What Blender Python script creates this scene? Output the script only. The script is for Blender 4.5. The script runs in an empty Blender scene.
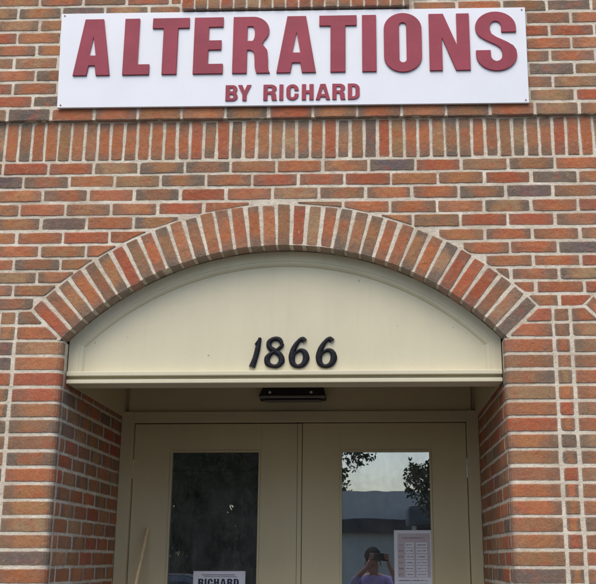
import bpy, bmesh, math, random
from mathutils import Vector, Matrix, noise as mnoise
from mathutils.geometry import delaunay_2d_cdt
random.seed(7)
sc = bpy.context.scene
COL = sc.collection
rnd = random.random
def uni(a, b): return a + (b - a) * rnd()

# ------------------------------------------------------------------ helpers
def tag(o, label=None, cat=None, group=None, kind=None):
    for k, v in (('label', label), ('category', cat), ('group', group), ('kind', kind)):
        if v: o[k] = v
    return o

def empty(name, loc=(0, 0, 0)):
    o = bpy.data.objects.new(name, None); COL.objects.link(o); o.location = loc
    o.empty_display_size = .1
    return o

def link(name, me, mat=None, parent=None):
    o = bpy.data.objects.new(name, me); COL.objects.link(o)
    if mat: me.materials.append(mat)
    if parent:
        bpy.context.view_layer.update()
        o.parent = parent
        o.matrix_parent_inverse = parent.matrix_world.inverted()
    return o

class MB:
    def __init__(s): s.v = []; s.f = []
    def add(s, vs, fs):
        n = len(s.v); s.v += [tuple(v) for v in vs]; s.f += [tuple(i + n for i in f) for f in fs]
    def box(s, x0, x1, y0, y1, z0, z1, ch=0.0):
        bm = bmesh.new()
        bmesh.ops.create_cube(bm, size=1)
        for v in bm.verts:
            v.co = Vector((x0 + (v.co.x + .5) * (x1 - x0), y0 + (v.co.y + .5) * (y1 - y0), z0 + (v.co.z + .5) * (z1 - z0)))
        if ch > 0:
            bmesh.ops.bevel(bm, geom=list(bm.edges), offset=ch, segments=2, affect='EDGES', profile=.6)
        bm.normal_update()
        s.frombm(bm); bm.free()
        return s
    def frombm(s, bm):
        bm.verts.index_update()
        s.add([v.co[:] for v in bm.verts], [[v.index for v in f.verts] for f in bm.faces])
    def tube(s, p0, p1, r0, r1=None, n=12, caps=True):
        r1 = r0 if r1 is None else r1
        p0 = Vector(p0); p1 = Vector(p1); d = (p1 - p0).normalized()
        a = d.orthogonal().normalized(); b = d.cross(a)
        vs = []
        for p, r in ((p0, r0), (p1, r1)):
            for i in range(n):
                t = 2 * math.pi * i / n
                vs.append(p + a * math.cos(t) * r + b * math.sin(t) * r)
        fs = [(i, (i + 1) % n, n + (i + 1) % n, n + i) for i in range(n)]
        if caps: fs += [tuple(range(n - 1, -1, -1)), tuple(range(n, 2 * n))]
        s.add(vs, fs); return s
    def path(s, pts, rs, n=10):
        for i in range(len(pts) - 1): s.tube(pts[i], pts[i + 1], rs[i], rs[i + 1], n)
        return s
    def build(s, name, mat, parent=None, smooth=False):
        me = bpy.data.meshes.new(name); me.from_pydata(s.v, [], s.f); me.update()
        bm = bmesh.new(); bm.from_mesh(me); bmesh.ops.recalc_face_normals(bm, faces=bm.faces); bm.to_mesh(me); bm.free()
        if smooth: me.polygons.foreach_set('use_smooth', [True] * len(me.polygons))
        return link(name, me, mat, parent)

# ------------------------------------------------------------------ materials
def newmat(name):
    m = bpy.data.materials.new(name); m.use_nodes = True
    nt = m.node_tree; nt.nodes.clear()
    out = nt.nodes.new('ShaderNodeOutputMaterial')
    b = nt.nodes.new('ShaderNodeBsdfPrincipled')
    nt.links.new(b.outputs[0], out.inputs[0])
    return m, nt, b, out
def N(nt, t, **kw):
    n = nt.nodes.new(t)
    for k, v in kw.items():
        if k in n.inputs.keys() if isinstance(k, str) else False: n.inputs[k].default_value = v
        else: setattr(n, k, v)
    return n
def noise(nt, vec, scale, detail=4, rough=.55, dist=0):
    n = nt.nodes.new('ShaderNodeTexNoise'); n.inputs['Scale'].default_value = scale
    n.inputs['Detail'].default_value = detail; n.inputs['Roughness'].default_value = rough
    n.inputs['Distortion'].default_value = dist
    nt.links.new(vec, n.inputs['Vector']); return n.outputs['Fac']
def ramp(nt, fac, a, b, c0=(0, 0, 0, 1), c1=(1, 1, 1, 1)):
    r = nt.nodes.new('ShaderNodeValToRGB'); e = r.color_ramp.elements
    e[0].position = a; e[1].position = b; e[0].color = c0; e[1].color = c1
    nt.links.new(fac, r.inputs[0]); return r.outputs[0]
def math_(nt, op, a, b=None, clamp=False):
    n = nt.nodes.new('ShaderNodeMath'); n.operation = op; n.use_clamp = clamp
    for i, x in enumerate((a, b)):
        if x is None: continue
        if isinstance(x, (int, float)): n.inputs[i].default_value = x
        else: nt.links.new(x, n.inputs[i])
    return n.outputs[0]
def mix(nt, fac, a, b, mode='MIX'):
    n = nt.nodes.new('ShaderNodeMix'); n.data_type = 'RGBA'; n.blend_type = mode
    for s, x in ((n.inputs[0], fac), (n.inputs[6], a), (n.inputs[7], b)):
        if isinstance(x, (int, float)): s.default_value = x
        elif isinstance(x, tuple): s.default_value = (*x[:3], 1)
        else: nt.links.new(x, s)
    return n.outputs[2]
def bump(nt, b, h, strength, dist):
    n = nt.nodes.new('ShaderNodeBump'); n.inputs['Strength'].default_value = strength
    n.inputs['Distance'].default_value = dist
    nt.links.new(h, n.inputs['Height']); nt.links.new(n.outputs[0], b.inputs['Normal'])
def coord(nt): return nt.nodes.new('ShaderNodeTexCoord').outputs['Object']

def plain(name, c, rough=.6, var=.12, scale=8, bs=0, bscale=60, metal=0, spec=.5, c2=None, stretch=None):
    m, nt, b, out = newmat(name)
    co = coord(nt)
    if stretch:
        mp = nt.nodes.new('ShaderNodeMapping'); mp.inputs['Scale'].default_value = stretch
        nt.links.new(co, mp.inputs[0]); co = mp.outputs[0]
    f = noise(nt, co, scale, 6, .6)
    d = c2 if c2 else tuple(x * (1 - var * 1.6) for x in c)
    cc = mix(nt, ramp(nt, f, .38, .66), d, c)
    nt.links.new(cc, b.inputs['Base Color'])
    b.inputs['Roughness'].default_value = rough; b.inputs['Metallic'].default_value = metal
    b.inputs['Specular IOR Level'].default_value = spec
    if bs: bump(nt, b, noise(nt, co, bscale, 4), bs, .004)
    return m

def brick_material():
    m, nt, b, out = newmat('fired_brick')
    co = coord(nt)
    at = nt.nodes.new('ShaderNodeAttribute'); at.attribute_name = 'Col'
    base = at.outputs['Color']; edge = at.outputs['Alpha']
    fl = nt.nodes.new('ShaderNodeAttribute'); fl.attribute_name = 'flash'
    en = nt.nodes.new('ShaderNodeAttribute'); en.attribute_name = 'ends'
    sd = nt.nodes.new('ShaderNodeAttribute'); sd.attribute_name = 'seed'
    va = nt.nodes.new('ShaderNodeVectorMath'); va.operation = 'ADD'
    cx = nt.nodes.new('ShaderNodeCombineXYZ')
    for i in range(3): nt.links.new(sd.outputs['Fac'], cx.inputs[i])
    nt.links.new(co, va.inputs[0]); nt.links.new(cx.outputs[0], va.inputs[1]); v = va.outputs[0]
    n1 = noise(nt, v, 13, 3, .5, .4); n2 = noise(nt, v, 38, 4, .6, .3); n3 = noise(nt, v, 260, 3, .7)
    n4 = noise(nt, v, 22, 3, .5)
    # flashed (grey brown) ends and patches: fired colour, belongs to each brick
    e2 = math_(nt, 'MULTIPLY', math_(nt, 'POWER', en.outputs['Fac'], 2.2), .66)
    fa = math_(nt, 'ADD', math_(nt, 'MULTIPLY', n1, 1.05), e2)
    fa = math_(nt, 'ADD', fa, math_(nt, 'MULTIPLY', edge, .10))
    fm = math_(nt, 'MULTIPLY', ramp(nt, fa, .54, .92), fl.outputs['Fac'], True)
    c = mix(nt, fm, base, (.185, .140, .105))
    # hotter red core
    hot = math_(nt, 'MULTIPLY', ramp(nt, n4, .50, .68), .55)
    c = mix(nt, math_(nt, 'MULTIPLY', hot, math_(nt, 'SUBTRACT', 1.0, fm)), c, (.43, .115, .058))
    # sandy tan bloom
    c = mix(nt, math_(nt, 'MULTIPLY', ramp(nt, n2, .52, .76), .40), c, (.43, .25, .13))
    # grain
    g = ramp(nt, n3, .25, .75, (.70, .70, .70, 1), (1.22, 1.2, 1.18, 1))
    c = mix(nt, 1.0, c, g, 'MULTIPLY')
    # small fired-in blotches
    n5 = noise(nt, v, 85, 3, .6, .5)
    c = mix(nt, math_(nt, 'MULTIPLY', ramp(nt, n5, .54, .70), .38), c, (.20, .125, .085))
    c = mix(nt, math_(nt, 'MULTIPLY', ramp(nt, noise(nt, v, 55, 3, .6, .6), .60, .74), .35), c, (.50, .27, .15))
    # dark pits
    c = mix(nt, math_(nt, 'MULTIPLY', ramp(nt, noise(nt, v, 70, 2), .68, .76), .55), c, (.07, .05, .045))
    # mortar smeared on the arrises and a few smears over faces
    sm = math_(nt, 'ADD', math_(nt, 'MULTIPLY', edge, .50), math_(nt, 'MULTIPLY', noise(nt, v, 45, 4, .7), .62))
    c = mix(nt, math_(nt, 'MULTIPLY', ramp(nt, sm, .60, .95), .62), c, (.50, .44, .37))
    bl = math_(nt, 'MULTIPLY', ramp(nt, noise(nt, co, 2.3, 6, .7), .50, .80), .18)
    c = mix(nt, bl, c, (.46, .40, .35))
    nt.links.new(c, b.inputs['Base Color'])
    b.inputs['Roughness'].default_value = .88; b.inputs['Specular IOR Level'].default_value = .25
    h = math_(nt, 'ADD', math_(nt, 'MULTIPLY', n3, .35), math_(nt, 'MULTIPLY', n2, .9))
    bump(nt, b, h, .95, .007)
    return m

def mortar_material():
    m, nt, b, out = newmat('lime_mortar')
    co = coord(nt)
    c = mix(nt, ramp(nt, noise(nt, co, 7, 5, .65), .35, .68), (.54, .465, .355), (.79, .72, .59))
    c = mix(nt, math_(nt, 'MULTIPLY', ramp(nt, noise(nt, co, 30, 4, .6), .52, .72), .60), c, (.42, .335, .25))
    c = mix(nt, math_(nt, 'MULTIPLY', ramp(nt, noise(nt, co, 95, 3, .7), .60, .74), .5), c, (.27, .19, .14))
    c = mix(nt, math_(nt, 'MULTIPLY', ramp(nt, noise(nt, co, 1.6, 4, .6), .5, .75), .35), c, (.70, .60, .50))
    nt.links.new(c, b.inputs['Base Color']); b.inputs['Roughness'].default_value = .95
    b.inputs['Specular IOR Level'].default_value = .15
    h = math_(nt, 'ADD', noise(nt, co, 45, 4, .7), math_(nt, 'MULTIPLY', noise(nt, co, 220, 3), .4))
    bump(nt, b, h, .9, .006)
    return m

def paint_material(name, c, chips=True):
    m, nt, b, out = newmat(name)
    co = coord(nt)
    mp = nt.nodes.new('ShaderNodeMapping'); mp.inputs['Scale'].default_value = (1, 1, .35)
    nt.links.new(co, mp.inputs[0])
    f = noise(nt, mp.outputs[0], 3.2, 6, .65)
    cc = mix(nt, ramp(nt, f, .3, .72), tuple(x * .93 for x in c), tuple(min(1, x * 1.04) for x in c))
    # faint run marks and grime specks
    mp2 = nt.nodes.new('ShaderNodeMapping'); mp2.inputs['Scale'].default_value = (30, 30, 1.5)
    nt.links.new(co, mp2.inputs[0])
    cc = mix(nt, math_(nt, 'MULTIPLY', ramp(nt, noise(nt, mp2.outputs[0], 1, 3), .55, .8), .14), cc, tuple(x * .72 for x in c))
    if chips:
        sp = ramp(nt, noise(nt, co, 42, 1.5, .4), .785, .80)
        cc = mix(nt, math_(nt, 'MULTIPLY', sp, .6), cc, (.26, .21, .15))
    nt.links.new(cc, b.inputs['Base Color']); b.inputs['Roughness'].default_value = .5
    b.inputs['Specular IOR Level'].default_value = .35
    h = math_(nt, 'ADD', noise(nt, co, 18, 3), math_(nt, 'MULTIPLY', noise(nt, co, 140, 3), .35))
    bump(nt, b, h, .18, .004)
    return m

def glass_material():
    m = bpy.data.materials.new('window_glass'); m.use_nodes = True
    nt = m.node_tree; nt.nodes.clear()
    out = nt.nodes.new('ShaderNodeOutputMaterial')
    tr = nt.nodes.new('ShaderNodeBsdfTransparent'); tr.inputs[0].default_value = (.94, .96, .95, 1)
    gl = nt.nodes.new('ShaderNodeBsdfGlossy'); gl.inputs['Roughness'].default_value = .006
    gl.inputs[0].default_value = (.95, .98, 1, 1)
    fr = nt.nodes.new('ShaderNodeFresnel'); fr.inputs['IOR'].default_value = 3.0
    mx = nt.nodes.new('ShaderNodeMixShader')
    nt.links.new(fr.outputs[0], mx.inputs[0]); nt.links.new(tr.outputs[0], mx.inputs[1]); nt.links.new(gl.outputs[0], mx.inputs[2])
    # streaky grey haze painted in as diffuse colour, brightening the dark panes
    df = nt.nodes.new('ShaderNodeBsdfDiffuse'); df.inputs[0].default_value = (.5, .5, .48, 1)
    co = coord(nt)
    f = math_(nt, 'MULTIPLY', ramp(nt, noise(nt, co, 7, 6, .75, .6), .38, .72), .15)
    mps = nt.nodes.new('ShaderNodeMapping'); mps.inputs['Scale'].default_value = (26, 1, 3); nt.links.new(co, mps.inputs[0])
    f = math_(nt, 'ADD', f, math_(nt, 'MULTIPLY', ramp(nt, noise(nt, mps.outputs[0], 1, 4, .6), .45, .7), .05))
    f = math_(nt, 'ADD', f, .035)
    m2 = nt.nodes.new('ShaderNodeMixShader'); nt.links.new(f, m2.inputs[0])
    nt.links.new(mx.outputs[0], m2.inputs[1]); nt.links.new(df.outputs[0], m2.inputs[2])
    bp = nt.nodes.new('ShaderNodeBump'); bp.inputs['Strength'].default_value = .018; bp.inputs['Distance'].default_value = .01
    nt.links.new(noise(nt, co, 3.5, 2), bp.inputs['Height']); nt.links.new(bp.outputs[0], gl.inputs['Normal'])
    nt.links.new(m2.outputs[0], out.inputs[0])
    return m

BRICK = brick_material(); MORTAR = mortar_material()
PAINT = paint_material('olive_cream_paint', (.64, .59, .42))
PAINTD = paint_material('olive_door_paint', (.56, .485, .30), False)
GLASS = glass_material()
BLACK = plain('black_metal', (.014, .014, .016), .42, .2)
IRON = plain('black_number_paint', (.010, .011, .017), .6, .3, 30, .5, 70, spec=.25)
WHITE = plain('sign_board_white', (.78, .80, .84), .38, .03, 3, .05, 20)
REDL = plain('faded_maroon_letter', (.33, .048, .075), .55, .10, 5, .15, 80, spec=.3, c2=(.265, .038, .060))
STEEL = plain('dull_steel', (.45, .45, .44), .35, .1, metal=.8)
GREY = plain('grey_metal', (.22, .21, .19), .5, .1)
WOOD = plain('pale_bamboo', (.85, .64, .36), .5, .12, 3, .2, 60, stretch=(20, 20, 2))
PAPER = plain('white_paper', (.74, .75, .80), .8, .03)
INK = plain('navy_ink', (.02, .025, .06), .7, .1)
PINKP = plain('pinkish_paper', (.56, .49, .51), .8, .06)
PALEINK = plain('grey_print', (.25, .25, .28), .8, .1)
SCREWR = plain('rusty_screw', (.35, .10, .08), .6, .2)

# ------------------------------------------------------------------ brickwork
PAL = [((.44, .155, .068), 5, .6), ((.41, .115, .055), 3.2, .45), ((.38, .19, .088), 3.4, .8), ((.32, .155, .080), 2.8, .85),
       ((.45, .19, .085), 3.6, .6), ((.19, .14, .11), .8, 1.0), ((.155, .12, .115), .5, 1.0), ((.40, .235, .125), 2.2, .75)]
PW = [p[1] for p in PAL]
def pick():
    p = random.choices(PAL, PW)[0]; k = uni(.86, 1.12)
    c = tuple(min(.6, x * k * uni(.96, 1.04)) for x in p[0])
    return c, min(1, p[2] * uni(.45, 1.35))

class Bricks:
    def __init__(s): s.v = []; s.f = []; s.c = []; s.fl = []; s.en = []; s.sd = []
    def _push(s, pts, ed, en, col, fl, sd):
        n = len(s.v)
        s.v += [tuple(p) for p in pts]
        s.c += [(*col, e) for e in ed]; s.fl += [fl] * len(pts); s.en += en; s.sd += [sd] * len(pts)
        return n
    def poly(s, poly, mp, proud=0., depth=.03, style=None, long_axis=None):
        """poly: 2-D outline (ccw) in wall coordinates; mp(u, v, n) -> 3-D point"""
        A = area(poly)
        if A < 0: poly = poly[::-1]; A = -A
        P = sum(math.dist(poly[i], poly[i - 1]) for i in range(len(poly)))
        inr = 2 * A / max(P, 1e-6)
        if inr < .0145: return
        q, grp = roundc(densify(poly, .024))
        k = len(q)
        nr = normals(q)
        ph = uni(0, 100)
        q = [(a[0] + n[0] * j, a[1] + n[1] * j) for a, n in zip(q, nr)
             for j in (.0020 * mnoise.noise(Vector((a[0] * 45, a[1] * 45, ph))) + .0016 * mnoise.noise(Vector((a[0] * 14, a[1] * 14, ph + 5))),)]
        room = []
        for i in range(k):
            dmin = min((math.dist(q[i], q[j]) for j in range(k) if min(abs(i - j), k - abs(i - j)) > 3), default=.05)
            room.append(dmin * .36)
        xs = [dot2(a, long_axis) if long_axis else a[0] for a in q]
        lo, hi = min(xs), max(xs); mid = (lo + hi) / 2; hl = max((hi - lo) / 2, .01)
        col, fl = style or pick(); sd = uni(0, 50)
        pr = proud + uni(-.0018, .0018); tu = uni(-.006, .006); tv = uni(-.012, .012)
        cv = sum(a[1] for a in q) / k; cu = sum(a[0] for a in q) / k
        i2 = min(.012, inr * .6); i1 = min(.003, inr * .3)
        cen = {}
        for gi in set(grp):
            if gi < 0: continue
            ii = [i for i in range(k) if grp[i] == gi]
            nx_ = sum(nr[i][0] for i in ii); ny_ = sum(nr[i][1] for i in ii); L_ = math.hypot(nx_, ny_) or 1
            cen[gi] = (sum(q[i][0] for i in ii) / len(ii), sum(q[i][1] for i in ii) / len(ii), nx_ / L_, ny_ / L_)
        def ring2d(ins):
            out = []
            for a, n, rm, gi in zip(q, nr, room, grp):
                if gi >= 0 and ins > 0:
                    mx, my, bx, by = cen[gi]; fk = .12 if ins > .005 else .55; dd = min(ins * (1.15 if ins > .005 else 1), rm * 1.1)
                    out.append((mx - bx * dd + (a[0] - mx) * fk, my - by * dd + (a[1] - my) * fk))
                else: out.append((a[0] - n[0] * min(ins, rm), a[1] - n[1] * min(ins, rm)))
            return out
        # the face is triangulated with inner points so that the fired colours vary evenly over it
        sol = None
        for i2_ in (i2, i2 * .7, i2 * .45, i2 * .3):
            top = ring2d(i2_)
            lo_u, hi_u = min(a[0] for a in top), max(a[0] for a in top); lo_v, hi_v = min(a[1] for a in top), max(a[1] for a in top)
            nu_, nv_ = int((hi_u - lo_u) / .019) + 1, int((hi_v - lo_v) / .019) + 1
            inner = []
            for i in range(1, nu_):
                for j in range(1, nv_):
                    a = (lo_u + (hi_u - lo_u) * i / nu_ + uni(-.0012, .0012), lo_v + (hi_v - lo_v) * j / nv_ + uni(-.0012, .0012))
                    if inside(a, top) and min(math.dist(a, b) for b in top) > .006: inner.append(a)
            ps = [Vector(a) for a in top + inner]
            ov, oe, of, iv, ie, if_ = delaunay_2d_cdt(ps, [(i, (i + 1) % k) for i in range(k)], [], 1, 1e-7)
            A2 = abs(area(top))
            if len(ov) == len(ps) and abs(sum(abs(area([tuple(ov[i]) for i in f])) for f in of) / max(A2, 1e-9) - 1) < .0015 and all(len(x) == 1 for x in iv):
                sol = (ov, of, iv); break
        n0 = None
        for ins, h, e in ((0, -depth, 1), (0, pr - .0035, 1), (min(i1, i2_ * .6), pr - .0004, .8), (i2_, pr, .0)):
            r2_ = ring2d(ins) if ins else q
            pts = [mp(u, v, h + ((u - cu) * tu + (v - cv) * tv if h > -.02 else 0)) for u, v in r2_]
            st = s._push(pts, [e] * k, [abs((x - mid) / hl) for x in xs], col, fl, sd)
            if n0 is not None:
                for i in range(k):
                    j = (i + 1) % k
                    s.f.append((n0 + i, n0 + j, st + j, st + i))
            n0 = st
        pass
        if not sol:
            s.f.append(tuple(range(n0, n0 + k))); return
        ov, of, iv = sol
        pts = []; en = []; base = len(s.v); idx = []
        for o_i, src in enumerate(iv):
            if src[0] < k: idx.append(n0 + src[0]); continue
            a = ov[o_i]; u, v = a.x, a.y
            wv = .0020 * mnoise.noise(Vector((u * 28, v * 28, ph + 30)))
            pts.append(mp(u, v, pr + (u - cu) * tu + (v - cv) * tv + wv)); idx.append(base + len(pts) - 1)
            x = dot2((u, v), long_axis) if long_axis else u
            en.append(abs((x - mid) / hl))
        if pts: s._push(pts, [0.] * len(pts), en, col, fl, sd)
        for f in of: s.f.append(tuple(idx[i] for i in f))
    def grid(s, u0, u1, v0, v1, mp, depth=.03, style=None):
        """rectangular brick that may bend round a corner through mp"""
        col, fl = style or pick(); sd = uni(0, 50); ph = uni(0, 90)
        def samples(a, b):
            L = b - a; n = max(1, int((L - .024) / .012))
            return [a, a + .003, a + .012] + [a + .012 + (L - .024) * i / n for i in range(1, n)] + [b - .012, b - .003, b]
        U = samples(u0, u1); V = samples(v0, v1); nu, nv = len(U), len(V)
        pr = uni(-.0015, .0015); pts = []; ed = []; en = []
        for j, v in enumerate(V):
            for i, u in enumerate(U):
                du = min(u - u0, u1 - u); dv = min(v - v0, v1 - v); d = min(du, dv)
                uu, vv = u, v
                if du < .001 and dv < .001:
                    uu += .0035 * (1 if i == 0 else -1); vv += .0035 * (1 if j == 0 else -1)
                vv += .0014 * mnoise.noise(Vector((u * 40, v * 40, ph))); uu += .0014 * mnoise.noise(Vector((u * 40, v * 40, ph + 9)))
                h = pr - (.0035 if d < .001 else (.0004 if d < .004 else 0))
                pts.append(mp(uu, vv, h)); ed.append(1 if d < .001 else .8 if d < .004 else 0)
                en.append(abs((u - (u0 + u1) / 2) / ((u1 - u0) / 2)))
        st = s._push(pts, ed, en, col, fl, sd)
        for j in range(nv - 1):
            for i in range(nu - 1):
                a = st + j * nu + i; s.f.append((a, a + 1, a + 1 + nu, a + nu))
        rim = [(i, 0) for i in range(nu)] + [(nu - 1, j) for j in range(1, nv)] + [(i, nv - 1) for i in range(nu - 2, -1, -1)] + [(0, j) for j in range(nv - 2, 0, -1)]
        b = s._push([mp(U[i], V[j], -depth) for i, j in rim], [1] * len(rim), [1.] * len(rim), col, fl, sd)
        for k in range(len(rim)):
            k2 = (k + 1) % len(rim)
            i, j = rim[k]; i2, j2 = rim[k2]
            s.f.append((b + k, b + k2, st + j2 * nu + i2, st + j * nu + i))
    def build(s, name, parent=None):
        me = bpy.data.meshes.new(name); me.from_pydata(s.v, [], s.f); me.update()
        a = me.attributes.new('Col', 'FLOAT_COLOR', 'POINT'); a.data.foreach_set('color', [x for c in s.c for x in c])
        for nm, d in (('flash', s.fl), ('ends', s.en), ('seed', s.sd)):
            a = me.attributes.new(nm, 'FLOAT', 'POINT'); a.data.foreach_set('value', d)
        bm = bmesh.new(); bm.from_mesh(me); bmesh.ops.recalc_face_normals(bm, faces=bm.faces); bm.to_mesh(me); bm.free()
        return link(name, me, BRICK, parent)

def inside(p, poly):
    c = False; n = len(poly); j = n - 1
    for i in range(n):
        a, b = poly[i], poly[j]
        if (a[1] > p[1]) != (b[1] > p[1]) and p[0] < (b[0] - a[0]) * (p[1] - a[1]) / (b[1] - a[1]) + a[0]: c = not c
        j = i
    return c
def area(p): return sum(p[i - 1][0] * p[i][1] - p[i][0] * p[i - 1][1] for i in range(len(p))) / 2
def dot2(a, b): return a[0] * b[0] + a[1] * b[1]
def densify(p, step):
    r = []
    for i in range(len(p)):
        a, b = p[i], p[(i + 1) % len(p)]
        L = math.dist(a, b)
        if L < 1e-5: continue
        n = max(1, round(L / step))
        r += [(a[0] + (b[0] - a[0]) * k / n, a[1] + (b[1] - a[1]) * k / n) for k in range(n)]
    return r
def roundc(p):
    r = []; n = len(p); g = []
    for i in range(n):
        a, b, c = p[i - 1], p[i], p[(i + 1) % n]
        d1 = Vector((b[0] - a[0], b[1] - a[1])); d2 = Vector((c[0] - b[0], c[1] - b[1]))
        if d1.length < 1e-6 or d2.length < 1e-6: continue
        if d1.angle(d2) > 2.1:
            k = min(.012, d1.length * .8, d2.length * .8)
            p1 = Vector(b) - d1.normalized() * k; p2 = Vector(b) + d2.normalized() * k
            r += [tuple(p1), tuple(p2)]; g += [i, i]
        elif d1.angle(d2) > .45:
            k = min(uni(.003, .0075) if rnd() > .08 else uni(.008, .013), d1.length * .6, d2.length * .6)
            p1 = Vector(b) - d1.normalized() * k; p2 = Vector(b) + d2.normalized() * k
            m = (p1 + p2) / 2 * .55 + Vector(b) * .45
            r += [tuple(p1), tuple(m), tuple(p2)]; g += [i, i, i]
        else: r.append(b); g.append(-1)
    return r, g
def normals(p):
    out = []; n = len(p)
    for i in range(n):
        a, c = p[i - 1], p[(i + 1) % n]
        d = Vector((c[0] - a[0], c[1] - a[1]))
        d = d.normalized() if d.length > 1e-7 else Vector((1, 0))
        out.append((d.y, -d.x))
    return out
def clip_circle(p, cx, cz, r):
    q = densify(p, .008)
    ins = [math.dist(a, (cx, cz)) < r for a in q]
    if not any(ins): return p
    if all(ins): return None
    r_ = []; n = len(q)
    for i in range(n):
        a = q[i]
        if not ins[i]: r_.append(a)
        elif not ins[i - 1] or not ins[(i + 1) % n]:
            for b_ in ((q[i - 1],) if not ins[i - 1] else ()) + ((q[(i + 1) % n],) if not ins[(i + 1) % n] else ()):
                lo, hi = 0., 1.
                for _ in range(14):
                    t = (lo + hi) / 2; c_ = (a[0] + (b_[0] - a[0]) * t, a[1] + (b_[1] - a[1]) * t)
                    if math.dist(c_, (cx, cz)) < r: lo = t
                    else: hi = t
                r_.append(c_)
    return simplify(r_) if len(r_) > 3 else None
def simplify(p):
    out = []; n = len(p)
    for i in range(n):
        a, b, c = p[i - 1], p[i], p[(i + 1) % n]
        d1 = Vector((b[0] - a[0], b[1] - a[1])); d2 = Vector((c[0] - b[0], c[1] - b[1]))
        if d1.length < 1e-6: continue
        if d2.length < 1e-6 or d1.angle(d2) > .06: out.append(b)
    return out
def clip_half(p, nx, nz, d):
    """keep nx*x + nz*z >= d"""
    out = []
    for i in range(len(p)):
        a, b = p[i - 1], p[i]
        fa = nx * a[0] + nz * a[1] - d; fb = nx * b[0] + nz * b[1] - d
        if (fa >= 0) != (fb >= 0):
            t = fa / (fa - fb); out.append((a[0] + (b[0] - a[0]) * t, a[1] + (b[1] - a[1]) * t))
        if fb >= 0: out.append(b)
    return out if len(out) > 2 else None

# bay geometry (metres); opening centres repeat every PITCH
AX, AZ, AR, AT = -.366, 1.579, 1.309, .192
HALF, SPR, PITCH = .945, 2.468, 2.39
ANG = math.radians(46.9)
BAYS = [AX - PITCH, AX, AX + PITCH]
PIERS = [AX - 1.5 * PITCH, AX - .5 * PITCH, AX + .5 * PITCH, AX + 1.5 * PITCH]
XL, XR = PIERS[0] - .29, PIERS[3] + .29
UP = -.02      # the wall above the corbel stands 20 mm proud
ZT = 5.5
RD = 1.13      # depth of the recess
M = .0055      # half a joint
BC = .03       # radius of the pier arris
def jm(): return M + uni(-.0012, .0012)

def front(y0=0.):
    return lambda u, v, n: (u, y0 - n, v)
def rect(a, b, c, d): return [(a, c), (b, c), (b, d), (a, d)]

bld = empty('brick_building', (AX, 0, 0))
tag(bld, 'red brick building front with a shallow arched double-door entrance', 'building')

wall = Bricks()
fp = front(); fu = front(UP)
# --- field between the arches and the soldier course
lines = [3.294, 3.230, 3.164, 3.097, 3.032, 2.965, 2.901, 2.839, 2.780, 2.720, 2.660, 2.602]
for i in range(len(lines) - 1):
    z1, z0 = lines[i] - jm(), lines[i + 1] + jm()
    off = (-1.440 if i == 0 else -1.448) + (.1035 if i % 2 else 0) + uni(-.006, .006)
    k0 = int((XL - off) / .207) - 1
    x = off + k0 * .207
    while x < XR:
        a, b = max(x, XL), min(x + .207, XR)
        if b - a > .03:
            sh = uni(-.0015, .0015)
            p = rect(a + jm(), b - jm(), z0 + sh, z1 + sh)
            for cx in BAYS:
                if p: p = clip_circle(p, cx, AZ, AR + AT + .0055)
            if p and area(p) != 0: wall.poly(p, fp)
        x += .207
# --- piers below the springing (stretcher, header, stretcher) and the two cut courses above
cut = math.tan(ANG)
def skew(p, pc):
    # the springing joint of the arches to the right (+1) and to the left (-1) of this pier
    for sg in (1, -1):
        cx = pc + sg * PITCH / 2
        # keep points whose angle from the vertical through cx exceeds ANG
        nx, nz = -sg * math.cos(ANG), -math.sin(ANG)
        d = nx * cx + nz * AZ + .0065
        if p: p = clip_half(p, nx, nz, d)
    return p
PH = .0673
ncourse = 35
for pc in PIERS:
    xl, xr = pc - (PITCH / 2 - HALF), pc + (PITCH / 2 - HALF)
    jl, jr = pc - .038, pc + .038
    for k in (0, 1):
        z0, z1 = SPR + .067 * k + jm(), SPR + .067 * (k + 1) - jm()
        for a, b in ((xl - .3, jl), (jl, jr), (jr, xr + .3)):
            p = rect(a + jm(), b - jm(), z0, z1)
            p = skew(p, pc)
            if p: wall.poly(p, fp)
    arc = BC * math.pi / 2
    for sg in (-1, 1):
        edge = xl if sg < 0 else xr
        def mp(u, v, n, sg=sg, edge=edge):
            # u measured outward from the header joint; bends round the arris into the reveal
            x0 = jl if sg < 0 else jr
            L = abs(edge - x0) - BC
            if u <= L: return (x0 + sg * u, -n, v)
            if u <= L + arc:
                t = (u - L) / BC
                return (x0 + sg * (L + math.sin(t) * (BC + n)), BC - math.cos(t) * (BC + n), v)
            return (edge + sg * n, BC + (u - L - arc), v)
        Lf = abs(edge - (jl if sg < 0 else jr)) - BC + arc
        for k in range(ncourse + 1):
            z1 = SPR - PH * k - jm(); z0 = SPR - PH * (k + 1) + jm()
            sh = uni(-.001, .001)
            wall.grid(jm() + .002 * rnd(), Lf + .014 + uni(-.003, .003), z0 + sh, z1 + sh, mp)
    for k in range(ncourse + 1):
        z1 = SPR - PH * k - jm(); z0 = SPR - PH * (k + 1) + jm()
        wall.poly(rect(jl + jm() + .003, jr - jm() - .003 + uni(-.002, .002), z0, z1), fp)
    # outer ends of the wall past the last piers
# --- soldier course
x = -1.644 - .0605 * 45
while x < XR:
    if x > XL - .03:
        w = .0605
        a, b = max(x, XL) + jm(), min(x + w, XR) - jm()
        if b - a > .02:
            t = uni(-.0015, .0015)
            wall.poly([(a + t, 3.294 + jm()), (b + t, 3.294 + jm()), (b - t, 3.484 + uni(-.003, .003)), (a - t, 3.484 + uni(-.003, .003))], fp, long_axis=(0, 1))
    x += .0605
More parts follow.
